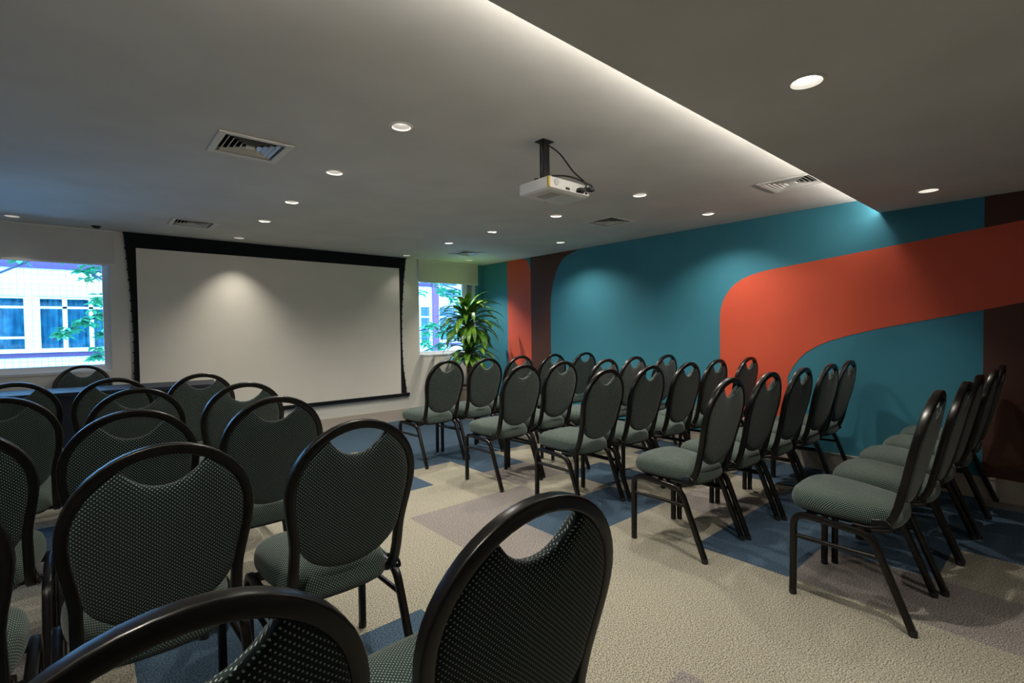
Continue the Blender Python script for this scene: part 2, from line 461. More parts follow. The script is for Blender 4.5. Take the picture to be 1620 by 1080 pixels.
for (x, y), lb in zip(VENTS, ('square white air diffuser nearest the window-side downlight row', 'square air diffuser in the ceiling beyond the projector',
                              'brightly lit square air diffuser beside the lowered ceiling edge', 'small-looking far air diffuser above the potted plant corner',
                              'far air diffuser above the big window end of the screen')):
    vent(x, y, lb)

bm = new(); lathe(bm, [(0.0, -0.022), (0.018, -0.020), (0.030, -0.010), (0.040, 0.0)], 20)
o = obj('smoke_detector', bm, M['dark'], None, 50); o.location = (0.134, 6.13, ZC)
tag(o, 'small dark round detector on the ceiling above the big window', 'detector')

# ------------------------------------------------------------------ windows and blinds
def window(n, x0, x1, z0, z1, fr, wide_right=0.0):
    bm = new(); ya, yb = YB + 0.07, YB + 0.13
    box(bm, x0, ya, z0, x0 + fr, yb, z1); box(bm, x1 - fr, ya, z0, x1, yb, z1)
    box(bm, x0 + fr, ya, z0, x1 - fr, yb, z0 + fr); box(bm, x0 + fr, ya, z1 - fr, x1 - fr, yb, z1)
    if wide_right:
        box(bm, x1 - fr - wide_right, ya + 0.015, z0 + fr, x1 - fr - wide_right * 0.55, yb - 0.01, z1 - fr)
        box(bm, x1 - fr - wide_right * 0.55, ya + 0.035, z0 + fr, x1 - fr, yb - 0.02, z1 - fr)
    o = struct('window_%d' % n, bm, M['alu'])
    bm = new(); box(bm, x0 + fr, ya + 0.028, z0 + fr, x1 - fr, ya + 0.032, z1 - fr)
    struct('pane', bm, M['glass'], o)
    bm = new(); box(bm, x0, YB - 0.004, z0 - 0.018, x1, ya, z0 + 0.004)
    struct('sill', bm, M['alu'], o)
bm = new(); box(bm, XL - 0.1, Y2, 0.70, XW + 0.1, Y2 + 1.5, 0.80)  # ledge outside the windows, added and deepened to bounce sky light onto the ceiling
struct('bounce_ledge', bm, M['facade2'])
window(1, W1[0], W1[1], W1[2], W1[3], 0.055)
window(2, W2[0], W2[1], W2[2], W2[3], 0.045, 0.20)
def blind(x0, x1, zb, label):
    bm = new(); box(bm, x0, YB - 0.020, zb + 0.01, x1, YB - 0.018, ZC - 0.012)
    t = thing('roller_blind', label, 'blind', ((x0 + x1) / 2, YB - 0.02, ZC)); 
    o = obj('fabric', bm, M['blind'], t); o.matrix_parent_inverse = Matrix.Translation((-t.location.x, -t.location.y, -t.location.z))
    bm = new(); box(bm, x0, YB - 0.026, zb - 0.008, x1, YB - 0.012, zb + 0.010, 0.003)
    o = obj('bottom_bar', bm, M['white_plastic'], t); o.matrix_parent_inverse = Matrix.Translation((-t.location.x, -t.location.y, -t.location.z))
    bm = new(); box(bm, x0, YB - 0.034, ZC - 0.016, x1, YB - 0.002, ZC - 0.002)
    o = obj('roller', bm, M['white_plastic'], t); o.matrix_parent_inverse = Matrix.Translation((-t.location.x, -t.location.y, -t.location.z))
blind(-1.95, 0.270, 1.965, 'half-lowered pale roller blind over the big window')
blind(3.706, 4.792, 1.985, 'short pale roller blind over the small corner window')

# ------------------------------------------------------------------ projection screen
YP = YB - 0.030
t = thing('projection_screen', 'wide white pull-down projection screen with black borders', 'projection screen', (1.93, YP, 0.34))
def here(o):
    o.matrix_parent_inverse = Matrix.Translation((-t.location.x, -t.location.y, -t.location.z)); return o
ZW0, ZW1 = 0.385, 2.150
bm = new(); box(bm, 0.440, YP - 0.0035, ZW0, 3.392, YP - 0.0005, ZW1); here(obj('screen_fabric', bm, M['screen'], t))
def prof(pts, z):
    for (za, xa), (zb, xb) in zip(pts, pts[1:]):
        if zb <= z <= za:
            s = (za - z) / (za - zb); s = s * s * (3 - 2 * s) * 0.4 + s * 0.6
            return xa + (xb - xa) * s
    return pts[-1][1]
LP = [(2.304, 0.350), (1.95, 0.374), (1.65, 0.392), (1.25, 0.404), (0.90, 0.402), (0.385, 0.372)]
RP = [(2.304, 3.496), (1.95, 3.452), (1.48, 3.418), (1.10, 3.414), (0.80, 3.424), (0.385, 3.474)]
bm = new(); nz = 40
zz = [ZW0 + (ZC - 0.003 - ZW0) * i / nz for i in range(nz + 1)]
for yy in (YP, YP + 0.002):
    Lr = [bm.verts.new((prof(LP, z), yy, z)) for z in zz]; Rr = [bm.verts.new((prof(RP, z), yy, z)) for z in zz]
    for i in range(nz): bm.faces.new((Lr[i], Rr[i], Rr[i + 1], Lr[i + 1]))
here(obj('black_backing', bm, M['screen_black'], t))
for PR, sgn in ((LP, -1), (RP, 1)):
    bm = new()
    sweep(bm, [(prof(PR, z) + sgn * 0.004, YP - 0.001, z) for z in zz], circ(0.004, 6))
    for k in range(17):
        z = 0.46 + k * 0.105
        x = prof(PR, z) + sgn * 0.008
        box(bm, x - 0.008, YP - 0.006, z - 0.008, x + 0.008, YP + 0.001, z + 0.008)
    here(obj('tension_cord', bm, M['screen_black'], t))
bm = new(); box(bm, 0.330, YP - 0.014, 0.340, 3.525, YP + 0.014, 0.388, 0.004); here(obj('bottom_bar', bm, M['screen_black'], t))
bm = new(); box(bm, 0.340, YP - 0.010, ZC - 0.020, 3.510, YP + 0.020, ZC - 0.002); here(obj('housing_slot', bm, M['screen_black'], t))

# ------------------------------------------------------------------ projector on its ceiling mount
t = thing('projector_mount', 'black ceiling mount pole carrying the projector', 'projector mount', (1.95, 1.945, ZC))
bm = new(); box(bm, -0.042, -0.034, -0.006, 0.042, 0.034, 0.0, 0.002); obj('ceiling_plate', bm, M['metal'], t, 0)
bm = new(); box(bm, -0.024, -0.016, -0.215, 0.024, 0.016, -0.004, 0.003); obj('pole', bm, M['metal'], t, 0)
bm = new()
for dx in (-0.06, 0.06):
    box(bm, dx - 0.008, -0.06, -0.232, dx + 0.008, 0.06, -0.224)
box(bm, -0.07, -0.012, -0.226, 0.07, 0.012, -0.214)
obj('bracket', bm, M['metal'], t, 0)
bm = new(); sweep(bm, rounded([(-0.028, 0.0, -0.006), (-0.036, -0.01, -0.05), (-0.032, -0.012, -0.11), (-0.038, -0.01, -0.16), (-0.03, -0.01, -0.20)], 0.03), circ(0.007, 8))
obj('cable', bm, M['rubber'], t, 60)
t = thing('projector', 'white ceiling projector with a yellow corner stripe and cables', 'projector', (1.995, 1.915, 1.995))
bm = new(); box(bm, -0.162, -0.115, 0.0, 0.162, 0.115, 0.072, 0.012)
for v in bm.verts:
    if v.co.z < 0.01: v.co.x *= 0.97; v.co.y *= 0.90
obj('body', bm, M['white_plastic'], t, 40)
bm = new()
box(bm, -0.1635, -0.1165, 0.012, -0.150, -0.102, 0.068, 0.004)
obj('corner_stripe', bm, M['yellow'], t, 0)
bm = new(); lathe(bm, [(0.0, 0.0), (0.028, 0.0), (0.030, 0.006), (0.030, 0.02)], 24)
bmesh.ops.rotate(bm, verts=bm.verts[:], cent=(0, 0, 0), matrix=Matrix.Rotation(PI / 2, 3, 'X')); bmesh.ops.translate(bm, verts=bm.verts[:], vec=(0.06, 0.135, 0.04))
obj('lens', bm, M['dark'], t, 40)
bm = new(); lathe(bm, [(0, 0), (0.017, 0), (0.018, 0.003)], 24)
bmesh.ops.rotate(bm, verts=bm.verts[:], cent=(0, 0, 0), matrix=Matrix.Rotation(-PI / 2, 3, 'X')); bmesh.ops.translate(bm, verts=bm.verts[:], vec=(-0.105, -0.118, 0.045))
obj('speaker_grille', bm, M['reflector'], t, 40)
for xx, ww, hh in ((-0.02, 0.03, 0.012), (0.06, 0.022, 0.012), (0.10, 0.016, 0.010), (0.128, 0.016, 0.010), (0.10, 0.014, 0.008)):
    bm = new(); z0 = 0.018 if hh > 0.009 else 0.042
    box(bm, xx - ww / 2, -0.1175, z0, xx + ww / 2, -0.113, z0 + hh); obj('port', bm, M['dark'], t, 0)
bm = new(); box(bm, -0.10, -0.07, -0.002, -0.03, 0.04, 0.001); obj('vent_panel', bm, M['reflector'], t, 0)
for pts in ([(-0.03, 0.03, 0.30), (0.02, -0.02, 0.25), (0.06, -0.09, 0.13), (0.09, -0.135, 0.08), (0.10, -0.150, 0.045), (0.08, -0.120, 0.030)],
            [(-0.02, 0.0, 0.12), (0.04, -0.07, 0.115), (0.09, -0.135, 0.075), (0.15, -0.145, 0.06), (0.165, -0.120, 0.05)]):
    bm = new(); sweep(bm, rounded(pts, 0.06, 8), circ(0.0045, 8)); obj('cable', bm, M['rubber'], t, 60)
for c in ((0.075, -0.130, 0.03), (0.150, -0.132, 0.045)):
    bm = new(); box(bm, c[0] - 0.022, c[1] - 0.012, c[2] - 0.009, c[0] + 0.022, c[1] + 0.018, c[2] + 0.009, 0.003); obj('cable_plug', bm, M['rubber'], t, 0)

# ------------------------------------------------------------------ wall socket
t = thing('wall_socket', 'white wall socket low on the orange band of the mural', 'socket', (XW - 0.003, 2.160, 0.313))
bm = new(); box(bm, -0.010, -0.036, -0.058, 0.0, 0.036, 0.058, 0.003); obj('cover_plate', bm, M['white_plastic'], t, 0)
bm = new()
for dy, dz in ((-0.01, 0), (0.01, 0), (0, -0.012)): box(bm, -0.0108, dy - 0.003, dz - 0.003, -0.0095, dy + 0.003, dz + 0.003)
obj('pin_holes', bm, M['dark'], t, 0)

# ------------------------------------------------------------------ banquet chair
HW, ZTOP = 0.218, 0.990
RC = HW - 0.0135; ZCN = ZTOP - HW
def yb(z): return 0.020 - 0.22 * (z - 0.70)
def hwz(z):
    if z >= ZCN: return math.sqrt(max(RC * RC - (z - ZCN) ** 2, 0))
    s = min(1.0, (ZCN - z) / 0.20); s = s * s * (3 - 2 * s)
    return RC + (0.181 - RC) * s
def back_path():
    side = [(0.181, 0.225, 0.384)] + [(0.181, 0.180, 0.382), (0.181, 0.148, 0.387), (0.181, 0.122, 0.398), (0.181, 0.104, 0.414), (0.181, 0.093, 0.434)]
    z = 0.455
    while z < ZCN - 0.001:
        side.append((hwz(z), yb(z) + max(0, 0.50 - z) * 0.12, z)); z += 0.0165
    arc_ = []
    for i in range(25):
        a = PI * i / 24
        zz2 = ZCN + RC * math.sin(a); arc_.append((RC * math.cos(a), yb(zz2), zz2))
    return side + arc_ + [(-p[0], p[1], p[2]) for p in reversed(side)]

def make_chair():
    t = thing('banquet_chair', '', 'chair')
    # seat cushion
    def half(y):     # outline half width
        pts = [(0.060, 0.0), (0.064, 0.085), (0.075, 0.135), (0.10, 0.158), (0.16, 0.172), (0.24, 0.198), (0.32, 0.212), (0.40, 0.213), (0.452, 0.203), (0.482, 0.168), (0.497, 0.11), (0.502, 0.0)]
        return pts
    pr = half(0)
    out = []
    for (a, b) in zip(pr, pr[1:]):
        for k in range(4): s = k / 4; out.append((a[1] + (b[1] - a[1]) * s, a[0] + (b[0] - a[0]) * s))
    out.append((pr[-1][1], pr[-1][0]))
    # smooth the outline
    ring = out + [(-x, y) for x, y in reversed(out[1:-1])]
    for _ in range(6):
        ring = [((ring[i - 1][0] + 2 * ring[i][0] + ring[(i + 1) % len(ring)][0]) / 4, (ring[i - 1][1] + 2 * ring[i][1] + ring[(i + 1) % len(ring)][1]) / 4) for i in range(len(ring))]
    c = (0.0, 0.28)
    bm = new(); rings = []
    for s, z in ((0.90, 0.421), (0.965, 0.424), (0.995, 0.436), (1.0, 0.452), (0.99, 0.470), (0.965, 0.486), (0.91, 0.500), (0.80, 0.510), (0.62, 0.518), (0.38, 0.5215), (0.15, 0.5225)):
        rings.append([bm.verts.new((c[0] + (x - c[0]) * s, c[1] + (y - c[1]) * s, z)) for x, y in ring])
    n = len(ring)
    def cloth_uv(bm, ringset, dirs, spans):
        """lay the weave over the cushion without stretching: distance along the surface from its middle"""
        uvl = bm.loops.layers.uv.new('weave')
        tabs = []
        for idx in spans:
            d = {}
            cum = [0.0] * len(dirs); prev = None
            for q in idx:
                rg = ringset[q]
                for i in range(len(dirs)):
                    v = rg[i if len(rg) > 1 else 0]
                    if prev is not None: cum[i] += (v.co - prev[i if len(prev) > 1 else 0].co).length
                    elif len(rg) > 1: cum[i] = dirs[i][2]
                    d[(v, i if len(rg) > 1 else -1)] = (dirs[i][0] * cum[i], dirs[i][1] * cum[i]) if len(rg) > 1 else (0.0, 0.0)
                prev = rg
            tabs.append({k[0]: u for k, u in d.items()})
        for fc in bm.faces:
            for tb in tabs:
                if all(v in tb for v in fc.verts):
                    for lp in fc.loops: lp[uvl].uv = tb[lp.vert]
                    break
    for a, b in zip(rings, rings[1:]):
        for i in range(n): bm.faces.new((a[i], a[(i + 1) % n], b[(i + 1) % n], b[i]))
    bm.faces.new(rings[0][::-1]); bm.faces.new(rings[-1])
    dirs = []
    for x, y in ring:
        l = math.hypot(x - c[0], y - c[1]); dirs.append(((x - c[0]) / l, (y - c[1]) / l, l * 0.15))
    cloth_uv(bm, rings, dirs, [list(range(len(rings) - 1, -1, -1))])
    for v in bm.verts: v.co.z -= 0.008 + 0.065 * (0.45 - v.co.y)
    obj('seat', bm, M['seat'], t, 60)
    # pan and cross bars under the seat
    bm = new(); pan = [bm.verts.new((c[0] + (x - c[0]) * 0.88, c[1] + (y - c[1]) * 0.88, z)) for z in (0.410, 0.4205) for x, y in ring]
    bm.faces.new(pan[:n][::-1]); bm.faces.new(pan[n:])
    for i in range(n): bm.faces.new((pan[i], pan[(i + 1) % n], pan[n + (i + 1) % n], pan[n + i]))
    for v in bm.verts: v.co.z -= 0.008 + 0.065 * (0.45 - v.co.y)
    for y in (0.19, 0.395): box(bm, -0.212, y - 0.012, 0.372, 0.212, y + 0.012, 0.388 + 0.05 * (y - 0.19))
    obj('seat_frame', bm, M['metal'], t, 0)
    # back frame
    bm = new(); pth = back_path()
    sec = rrect(0.0285, 0.030, 0.0055, 3)
    P = [Vector(p) for p in pth]; rings = []
    for i, p in enumerate(P):
        T_ = (P[min(i + 1, len(P) - 1)] - P[max(i - 1, 0)]).normalized()
        inw = Vector((1, 0, 0)) if i < 14 else (Vector((-1, 0, 0)) if i >= len(P) - 14 else Vector((p.x, 0, p.z - ZCN + 0.0)) if p.z >= ZCN else Vector((p.x, 0, 0)))
        if i >= len(P) - 14: inw = Vector((-1, 0, 0))
        nn = (inw - T_ * inw.dot(T_)).normalized(); b = T_.cross(nn)
        rings.append([bm.verts.new(p + nn * s[0] + b * s[1]) for s in sec])
    k = len(sec)
    for a, b in zip(rings, rings[1:]):
        for j in range(k): bm.faces.new((a[j], a[(j + 1) % k], b[(j + 1) % k], b[j]))
    bm.faces.new(rings[0][::-1]); bm.faces.new(rings[-1])
    obj('back_frame', bm, M['metal'], t, 40)
    # upholstered back with the hand hole cut out at the top
    o2 = []
    rin = RC - 0.011
    a0 = math.asin(0.098 / rin)
    for i in range(9):                      # hand hole, from +x to -x, dipping
        s = -1 + 2 * i / 8
        zt = ZCN + rin * math.cos(a0)
        o2.append((-s * 0.098, zt - 0.062 * (1 - abs(s) ** 2.2)))
    for i in range(1, 15):                  # left shoulder
        a = a0 + (PI / 2 - a0) * i / 14
        o2.append((-rin * math.sin(a), ZCN + rin * math.cos(a)))
    z = ZCN - 0.02
    while z > 0.645: o2.append((-(hwz(z) - 0.010), z)); z -= 0.02
    for i in range(0, 19):                  # round bottom
        a = PI * i / 18
        o2.append((-(hwz(0.63) - 0.010) * math.cos(a), 0.630 - 0.145 * math.sin(a)))
    z = 0.645
    while z < ZCN - 0.01: o2.append((hwz(z) - 0.010, z)); z += 0.02
    for i in range(14, 0, -1):
        a = a0 + (PI / 2 - a0) * i / 14
        o2.append((rin * math.sin(a), ZCN + rin * math.cos(a)))
    c = (0.0, 0.705); n = len(o2)
    bm = new(); rings = []
    for s, d in ((0.0, 0.030), (0.25, 0.0295), (0.5, 0.028), (0.72, 0.0255), (0.87, 0.022), (0.945, 0.0175), (0.985, 0.011), (1.0, 0.003), (1.0, -0.005), (0.985, -0.013), (0.945, -0.0175), (0.87, -0.020), (0.72, -0.022), (0.5, -0.0235), (0.25, -0.0245), (0.0, -0.025)):
        if s == 0: rings.append([bm.verts.new((c[0], yb(c[1]) + d, c[1]))])
        else: rings.append([bm.verts.new((c[0] + (x - c[0]) * s, yb(c[1] + (z - c[1]) * s) + d, c[1] + (z - c[1]) * s)) for x, z in o2])
    for a, b in zip(rings, rings[1:]):
        for i in range(n):
            j = (i + 1) % n
            if len(a) == 1: bm.faces.new((a[0], b[j], b[i]))
            elif len(b) == 1: bm.faces.new((a[i], a[j], b[0]))
            else: bm.faces.new((a[i], a[j], b[j], b[i]))
    dirs = []
    for x, z in o2:
        l = math.hypot(x - c[0], z - c[1]); dirs.append(((x - c[0]) / l, (z - c[1]) / l, 0.0))
    cloth_uv(bm, rings, dirs, [list(range(0, 9)), list(range(len(rings) - 1, 7, -1))])
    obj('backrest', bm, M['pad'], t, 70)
    # legs
    lx = 0.220; sec = rrect(0.0285, 0.0275, 0.007, 2)
    for s in (-1, 1):
        for front in (1, 0):
            bm = new()
            if front: pts = rounded([(s * lx, 0.455, 0.012), (s * lx, 0.453, 0.390), (s * lx, 0.285, 0.381)], 0.062, 7); ft = (s * lx, 0.455)
            else: pts = rounded([(s * lx, 0.004, 0.012), (s * lx, 0.146, 0.371), (s * lx, 0.285, 0.381)], 0.055, 7); ft = (s * lx, 0.004)
            sweep(bm, pts, sec, (1, 0, 0))
            lg = obj('leg', bm, M['metal'], t, 40)
            bm = new(); lathe(bm, [(0, 0), (0.016, 0), (0.0165, 0.006), (0.0155, 0.024), (0, 0.024)], 12, (ft[0], ft[1], 0.0))
            obj('foot_glide', bm, M['rubber'], lg, 50)
        bm = new(); sweep(bm, [(s * lx, 0.448, 0.283), (s * lx, 0.118, 0.283)], circ(0.0100, 10)); obj('stretcher', bm, M['metal'], t, 60)
        bm = new(); sweep(bm, rounded([(s * 0.203, 0.15, 0.385), (s * 0.203, 0.075, 0.405), (s * 0.198, 0.100, 0.440), (s * 0.190, 0.150, 0.425)], 0.03, 6), rrect(0.008, 0.014, 0.002, 1))
        obj('bracket', bm, M['metal'], t, 40)
    return t

chair = make_chair()
KIDS = kidmap(chair)
first = [True]
def put(x, y, rdeg, label, group):
    t = chair if first[0] else copy_tree(chair, None, KIDS)
    first[0] = False
    t.location = (x, y, 0); t.rotation_euler = (0, 0, math.radians(rdeg))
    t['label'] = label; t['group'] = group
    return t
POS = ['aisle-end', 'second from the aisle', 'third from the aisle', 'fourth from the aisle', 'wall-end']
ROWN = ['front row nearest the screen', 'second row from the screen', 'third row from the screen', 'fourth row from the screen', 'rear row nearest the camera']
RIGHT = [[(2.585, 3.940, 3), (3.056, 3.930, 1), (3.560, 3.985, 2), (4.030, 3.940, 0), (4.500, 3.880, -1)],
         [(2.675, 2.965, 1), (3.175, 3.005, 1), (3.648, 2.900, 0), (4.121, 2.915, 0), (4.594, 2.850, 0)],
         [(2.752, 2.190, 0), (3.224, 2.150, 0), (3.696, 2.105, 0), (4.168, 2.100, 0), (4.640, 2.030, 0)],
         [(2.718, 1.308, 0), (3.190, 1.283, 0), (3.662, 1.255, 0), (4.134, 1.229, 0), (4.610, 1.235, 0)],
         [(2.745, 0.430, 0), (3.238, 0.397, 0), (3.711, 0.396, 0), (4.184, 0.375, 0), (4.657, 0.375, 0)]]
for r, row in enumerate(RIGHT):
    for k, (x, y, a) in enumerate(row):
        where = ('aisle-end' if k == 0 else 'wall-end' if k == 4 else None)
        if where: lb = 'green dotted banquet chair at the %s of the mural-side %s' % (where.replace('-', ' ').replace('end', 'end'), ROWN[r])
        else: lb = 'green dotted banquet chair %s in the mural-side %s' % (POS[k], ROWN[r])
        put(x, y, a, lb, 'chairs in the mural-side block')
LEFT = [[(0.640, 4.165, 0), (0.155, 4.225, 0), (-0.322, 4.330, 0)],
        [(0.705, 3.200, 1), (0.215, 3.320, 0), (-0.300, 3.330, 0)],
        [(0.646, 2.392, 1), (0.137, 2.390, 0), (-0.340, 2.330, 0)],
        [(0.667, 1.566, 0.5), (0.153, 1.600, 1.5), (-0.345, 1.580, 0)],
        [(0.586, 0.640, -2), (0.075, 0.660, 0)]]
for r, row in enumerate(LEFT):
    for k, (x, y, a) in enumerate(row):
        if k == 0: lb = 'black-framed dotted chair at the aisle end of the window-side %s' % ROWN[r]
        else: lb = 'black-framed dotted chair %s in the window-side %s' % (POS[k], ROWN[r])
        put(x, y, a, lb, 'chairs in the window-side block')
put(0.000, 6.165, 180 - 8, 'banquet chair behind the presenter table, facing the room', 'presenter seat')

# ------------------------------------------------------------------ presenter table
t = thing('presenter_table', 'long dark navy table in front of the screen', 'table', (0.93, 5.330, 0), math.radians(-9.5))
L_, D_ = 1.70, 0.52
bm = new(); box(bm, -L_, 0.0, 0.770, 0.0, D_, 0.800, 0.003); obj('tabletop', bm, M['table'], t, 0)
bm = new(); box(bm, -L_ + 0.03, 0.02, 0.06, -0.03, 0.038, 0.770); obj('front_panel', bm, M['table'], t, 0)
for x in (-L_ + 0.03, -0.05):
    bm = new(); box(bm, x, 0.038, 0.0, x + 0.025, D_ - 0.04, 0.770); obj('side_panel', bm, M['table'], t, 0)

# ------------------------------------------------------------------ potted corn plant
PX, PY = 4.20, 5.80
t = thing('corn_plant', 'tall potted corn plant with arching green leaves in the window corner', 'plant', (PX, PY, 0))
bm = new()
prof_ = [(0.130, 0.0), (0.165, 0.44), (0.172, 0.44), (0.172, 0.47), (0.152, 0.47), (0.150, 0.43)]
rings = []
for r, z in prof_: rings.append([bm.verts.new((r * (abs(math.cos(a)) ** 0.6) * (1 if math.cos(a) >= 0 else -1), r * (abs(math.sin(a)) ** 0.6) * (1 if math.sin(a) >= 0 else -1), z)) for a in [2 * PI * i / 32 for i in range(32)]])
for a, b in zip(rings, rings[1:]):
    for i in range(32): bm.faces.new((a[i], a[(i + 1) % 32], b[(i + 1) % 32], b[i]))
bm.faces.new(rings[0][::-1]); obj('pot', bm, M['pot'], t, 40)
bm = new(); lathe(bm, [(0.149, 0.435), (0.08, 0.44), (0, 0.44)], 24); obj('soil', bm, M['soil'], t, 0)
bm = new()
sweep(bm, [(0.00, 0, 0.43), (0.004, 0, 0.7), (-0.004, 0.004, 1.0), (0.0, 0, 1.32)], circ(0.026, 10)); obj('cane', bm, M['cane'], t, 60)
bm = new()
sweep(bm, [(0.055, -0.02, 0.43), (0.050, -0.02, 0.65), (0.045, -0.02, 0.92)], circ(0.024, 10)); obj('cane', bm, M['cane'], t, 60)
rl = random.Random(11)
def leaf(bm, base, az, elev, length, width, droop):
    d = Vector((math.cos(az), math.sin(az), 0)); side = Vector((-math.sin(az), math.cos(az), 0))
    p = Vector(base); ang = elev; seg = 9; L0 = None
    for i in range(seg + 1):
        s = i / seg
        wv = width * (math.sin(PI * min(1, 0.12 + 0.88 * s)) ** 0.7) * (1 if s < 0.98 else 0.05)
        wv = max(wv, 0.002)
        nrm = Vector((0, 0, 1)) * math.cos(ang) - d * math.sin(ang)
        row = [bm.verts.new(p - side * wv / 2 + nrm * wv * 0.16), bm.verts.new(p), bm.verts.new(p + side * wv / 2 + nrm * wv * 0.16)]
        if L0:
            bm.faces.new((L0[0], L0[1], row[1], row[0])); bm.faces.new((L0[1], L0[2], row[2], row[1]))
        L0 = row
        p = p + (d * math.cos(ang) + Vector((0, 0, 1)) * math.sin(ang)) * (length / seg)
        ang -= droop / seg * (0.5 + s)
for (zc, cx_, cy_, n_, span, top) in ((1.33, 0.0, 0.0, 84, 0.24, 1), (0.90, 0.03, -0.01, 50, 0.20, 0)):
    bm = new()
    for i in range(n_):
        u = i / n_
        az = i * 2.39996 + rl.uniform(-0.25, 0.25)
        el = math.radians(5 + 72 * u ** 1.6 + rl.uniform(-12, 12)) if top else math.radians(0 + 66 * u ** 1.2 + rl.uniform(-8, 8))
        ln = (0.44 + 0.12 * math.sin(PI * u) + rl.uniform(-0.07, 0.08)) * (1.0 if top else 0.80)
        reach = 0.62 if math.sin(az) > 0.2 or math.cos(az) > 0.5 else 1.0   # leaves facing the walls stay short of them
        if math.sin(az) > 0.3: ln *= 0.78
        leaf(bm, (cx_ + 0.02 * math.cos(az), cy_ + 0.02 * math.sin(az), zc + span * (u - 0.35)), az, el, ln, 0.088 + rl.uniform(-0.016, 0.016), math.radians(112 - 15 * u + rl.uniform(-25, 35)))
    obj('leaves', bm, M['leaf'], t, 60)

# ------------------------------------------------------------------ outside: courtyard, two buildings, two trees
bm = new(); v = [bm.verts.new(p) for p in ((-14, YB + 0.25, -3.4), (24, YB + 0.25, -3.4), (24, 16.5, -3.4), (-14, 16.5, -3.4))]; bm.faces.new(v)
struct('ground_courtyard', bm, M['pavement'])
K = 1.15; YO = 13.3 * K
def fx(x): return x * K
def fz(z): return 1.275 + (z - 1.275) * K
def pbox(name, m, parent, x0, x1, z0, z1, y0, y1):
    bm = new(); box(bm, fx(x0), y0, fz(z0), fx(x1), y1, fz(z1)); return obj(name, bm, m, parent, 0)
b1 = tag(thing('tiled_building', '', 'building'), 'white tiled building across the courtyard with blue curtained windows and violet bands', 'building')
bm = new()
for z0, z1 in ((-2.8, 0.95), (2.04, 6.0)): box(bm, fx(-6), YO, fz(z0), fx(6.6), YO + 0.5, fz(z1))
pil = [(-6.0, -5.2), (-3.1, -2.9), (-0.785, -0.63), (1.55, 1.70), (3.8, 4.0), (6.2, 6.6)]
for a, b in pil: box(bm, fx(a), YO, fz(0.95), fx(b), YO + 0.5, fz(2.04))
obj('wall', bm, M['facade'], b1, 0)
pbox('string_course', M['purple'], b1, -6, 6.6, 0.85, 0.94, YO - 0.03, YO)
pbox('bounce_damper', M['pavement'], b1, -6, 6.6, -2.8, 0.60, YO - 0.04, YO)  # unseen dark panel, added to cut daylight bounced up to the ceiling
pbox('string_course', M['purple'], b1, -6, 6.6, 2.58, 2.72, YO - 0.03, YO)
pbox('sill_ledge', M['out_frame'], b1, -6, 6.6, 0.945, 0.985, YO - 0.08, YO + 0.02)
def fwindow(parent, x0, x1, z0, z1, mull, trans, curtain=True, y=YO):
    fr = 0.035; bm = new(); ya, yb2 = y + 0.02, y + 0.09
    def bb(a, b, c, d): box(bm, fx(a), ya, fz(c), fx(b), yb2, fz(d))
    bb(x0, x0 + fr, z0, z1); bb(x1 - fr, x1, z0, z1); bb(x0 + fr, x1 - fr, z0, z0 + fr); bb(x0 + fr, x1 - fr, z1 - fr, z1)
    for mx in mull: bb(mx - 0.035, mx + 0.035, z0 + fr, z1 - fr)
    for tz in trans: bb(x0 + fr, x1 - fr, tz - 0.022, tz + 0.022)
    o = obj('window', bm, M['out_frame'], parent, 0)
    bm = new(); box(bm, fx(x0 + fr), ya + 0.03, fz(z0 + fr), fx(x1 - fr), ya + 0.034, fz(z1 - fr)); obj('pane', bm, M['glass'], o, 0)
    bm = new(); n = int((x1 - x0) / 0.02); L0 = None
    for i in range(n + 1):
        x = x0 + (x1 - x0) * i / n
        yy = y + 0.30 + 0.05 * math.sin(i * 1.25) + 0.02 * math.sin(i * 0.4)
        row = [bm.verts.new((fx(x), yy, fz(z0 - 0.02))), bm.verts.new((fx(x), yy, fz(z1 + 0.02)))]
        if L0: bm.faces.new((L0[0], row[0], row[1], L0[1]))
        L0 = row
    obj('curtain', bm, M['curtain'], o, 60)
for (a, b), (c, d) in zip(pil, pil[1:]):
    ml = [-0.235, 0.165, 0.60, 1.05] if abs(b + 0.63) < 0.01 else [b + (c - b) * k / 4 for k in (1, 2, 3)]
    fwindow(b1, b, c, 0.985, 2.03, ml, [1.825] + ([1.24] if c < -0.7 else []))
b2 = thing('rendered_building', 'white building with a pink pilaster seen through the corner window', 'building')
bm = new()
for z0, z1 in ((-2.8, 0.93), (2.03, 2.30), (2.62, 2.66), (3.4, 6.0)): box(bm, fx(6.7), YO, fz(z0), fx(16), YO + 0.5, fz(z1))
cols2 = [(6.7, 7.0), (7.70, 7.86), (8.24, 8.54), (9.3, 9.6), (10.4, 10.7), (12, 16)]
for a, b in cols2:
    for z0, z1 in ((0.93, 2.03), (2.66, 3.4)): box(bm, fx(a), YO, fz(z0), fx(b), YO + 0.5, fz(z1))
box(bm, fx(6.7), YO, fz(2.30), fx(8.54), YO + 0.5, fz(2.62)); box(bm, fx(9.3), YO, fz(2.30), fx(16), YO + 0.5, fz(2.62))
obj('wall', bm, M['facade2'], b2, 0)
pbox('pilaster', M['pink'], b2, 8.29, 8.50, -2.8, 6.0, YO - 0.08, YO)
pbox('bounce_damper', M['pavement'], b2, 6.7, 16, -2.8, 0.60, YO - 0.04, YO)  # second unseen dark panel, added to weaken bounce from the lower facade
pbox('string_course', M['purple'], b2, 6.7, 8.29, 2.62, 2.74, YO - 0.03, YO)
pbox('string_course', M['purple'], b2, 8.50, 16, 0.80, 0.86, YO - 0.03, YO)
